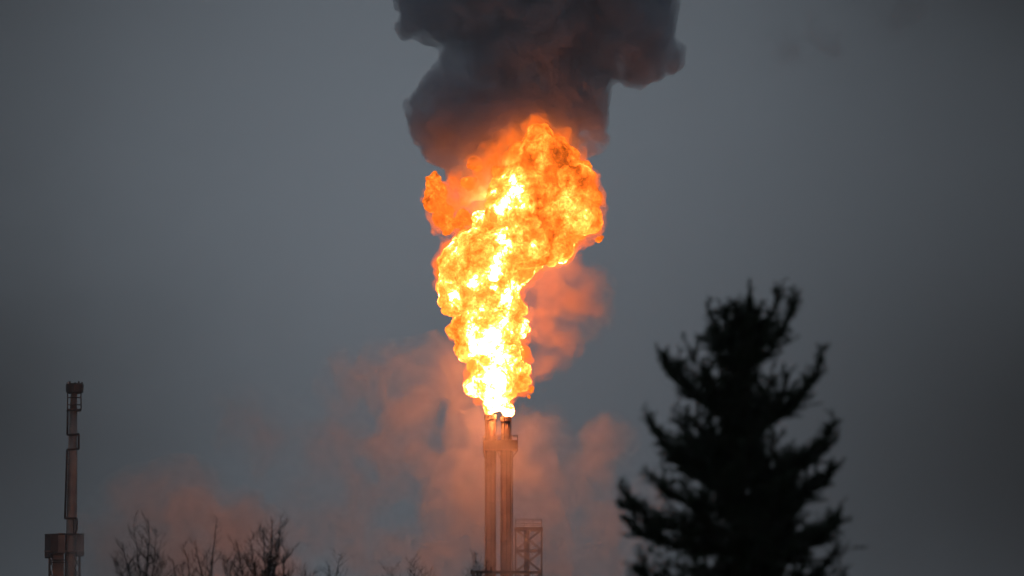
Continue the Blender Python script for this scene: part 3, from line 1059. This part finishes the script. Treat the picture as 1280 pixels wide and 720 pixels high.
# lower crown under the picture's edge, plainer
for k in range(60):
    z = 1.2 + 5.6 * k / 60
    reach = np.interp(z, [1.2, 6.8], [2.0, 1.15]) * rng.uniform(0.75, 1.0)
    a_ = k * 2.399
    root = trunk_at(z)
    e = Vector((math.cos(a_), math.sin(a_), 0))
    path = [root + e * reach * s_ + Vector((0, 0, -0.25 * reach * s_ + 0.3 * reach * s_ ** 3)) for s_ in (0, .25, .5, .75, 1)]
    branch(path, 0.02, 22, 0.34, 90, 0)
needles(tr[4], tr[5], 900, 0.034, 0.0036)
branch([tr[5] - Vector((0, 0, 0.42)), tr[5] - Vector((0, 0, 0.2)), tr[5]], 0.008, 16, 0.09, 600, 0)
sg = np.array(SEG)
p0, p1 = sg[:, 0:3], sg[:, 3:6]
ln_ = np.linalg.norm(p1 - p0, axis=1)
rg = np.random.default_rng(5)
cnt = np.maximum(1, (ln_ * sg[:, 6]).astype(int))
ix = np.repeat(np.arange(len(sg)), cnt)
m = len(ix)
d = ((p1 - p0) / np.maximum(ln_, 1e-6)[:, None])[ix]
ref = np.where(np.abs(d[:, 2:3]) < 0.9, [[0, 0, 1.0]], [[1.0, 0, 0]])
x = np.cross(d, ref)
x /= np.linalg.norm(x, axis=1, keepdims=True)
y = np.cross(d, x)
th = rg.uniform(0, TAU, (m, 1))
o_ = x * np.cos(th) + y * np.sin(th)
q = p0[ix] + d * (rg.random(m) * ln_[ix])[:, None]
nd = o_ + d * rg.uniform(0.35, 1.1, (m, 1))
nd = nd / np.linalg.norm(nd, axis=1, keepdims=True) * (sg[ix, 7] * rg.uniform(0.7, 1.2, m))[:, None]
sd_ = np.cross(nd, d)
sd_ = sd_ / np.linalg.norm(sd_, axis=1, keepdims=True) * sg[ix, 8][:, None]
vv = np.stack([q - sd_, q + sd_, q + nd], 1).reshape(-1, 3) - np.array(sp_base)
me = bpy.data.meshes.new('crown')
me.vertices.add(3 * m)
me.vertices.foreach_set('co', vv.ravel())
me.loops.add(3 * m)
me.loops.foreach_set('vertex_index', np.arange(3 * m, dtype=np.int32))
me.polygons.add(m)
me.polygons.foreach_set('loop_start', np.arange(0, 3 * m, 3, dtype=np.int32))
me.polygons.foreach_set('loop_total', np.full(m, 3, np.int32))
me.update(calc_edges=True)
me.materials.append(NEEDLE)
o = bpy.data.objects.new('crown', me)
COL.objects.link(o)
o.parent = spr
o['kind'] = 'stuff'
print('needles', m)

# ------------------------------------------------------------------ evening haze over the whole place
HM = new_mat('evening_haze')
ht = HM.node_tree
ho = ht.nodes.new('ShaderNodeOutputMaterial')
hp = ht.nodes.new('ShaderNodeVolumePrincipled')
hp.inputs['Color'].default_value = (0.95, 0.95, 0.97, 1)
hp.inputs['Density'].default_value = 0.00012
ht.links.new(hp.outputs[0], ho.inputs['Volume'])
HM.cycles.homogeneous_volume = True
o = MB().box((0, 11500, 84), 41000, 28000, 172).build('haze', HM)
tag(o, 'thin grey evening haze that dulls the far stacks and smoke', 'haze', kind='stuff')
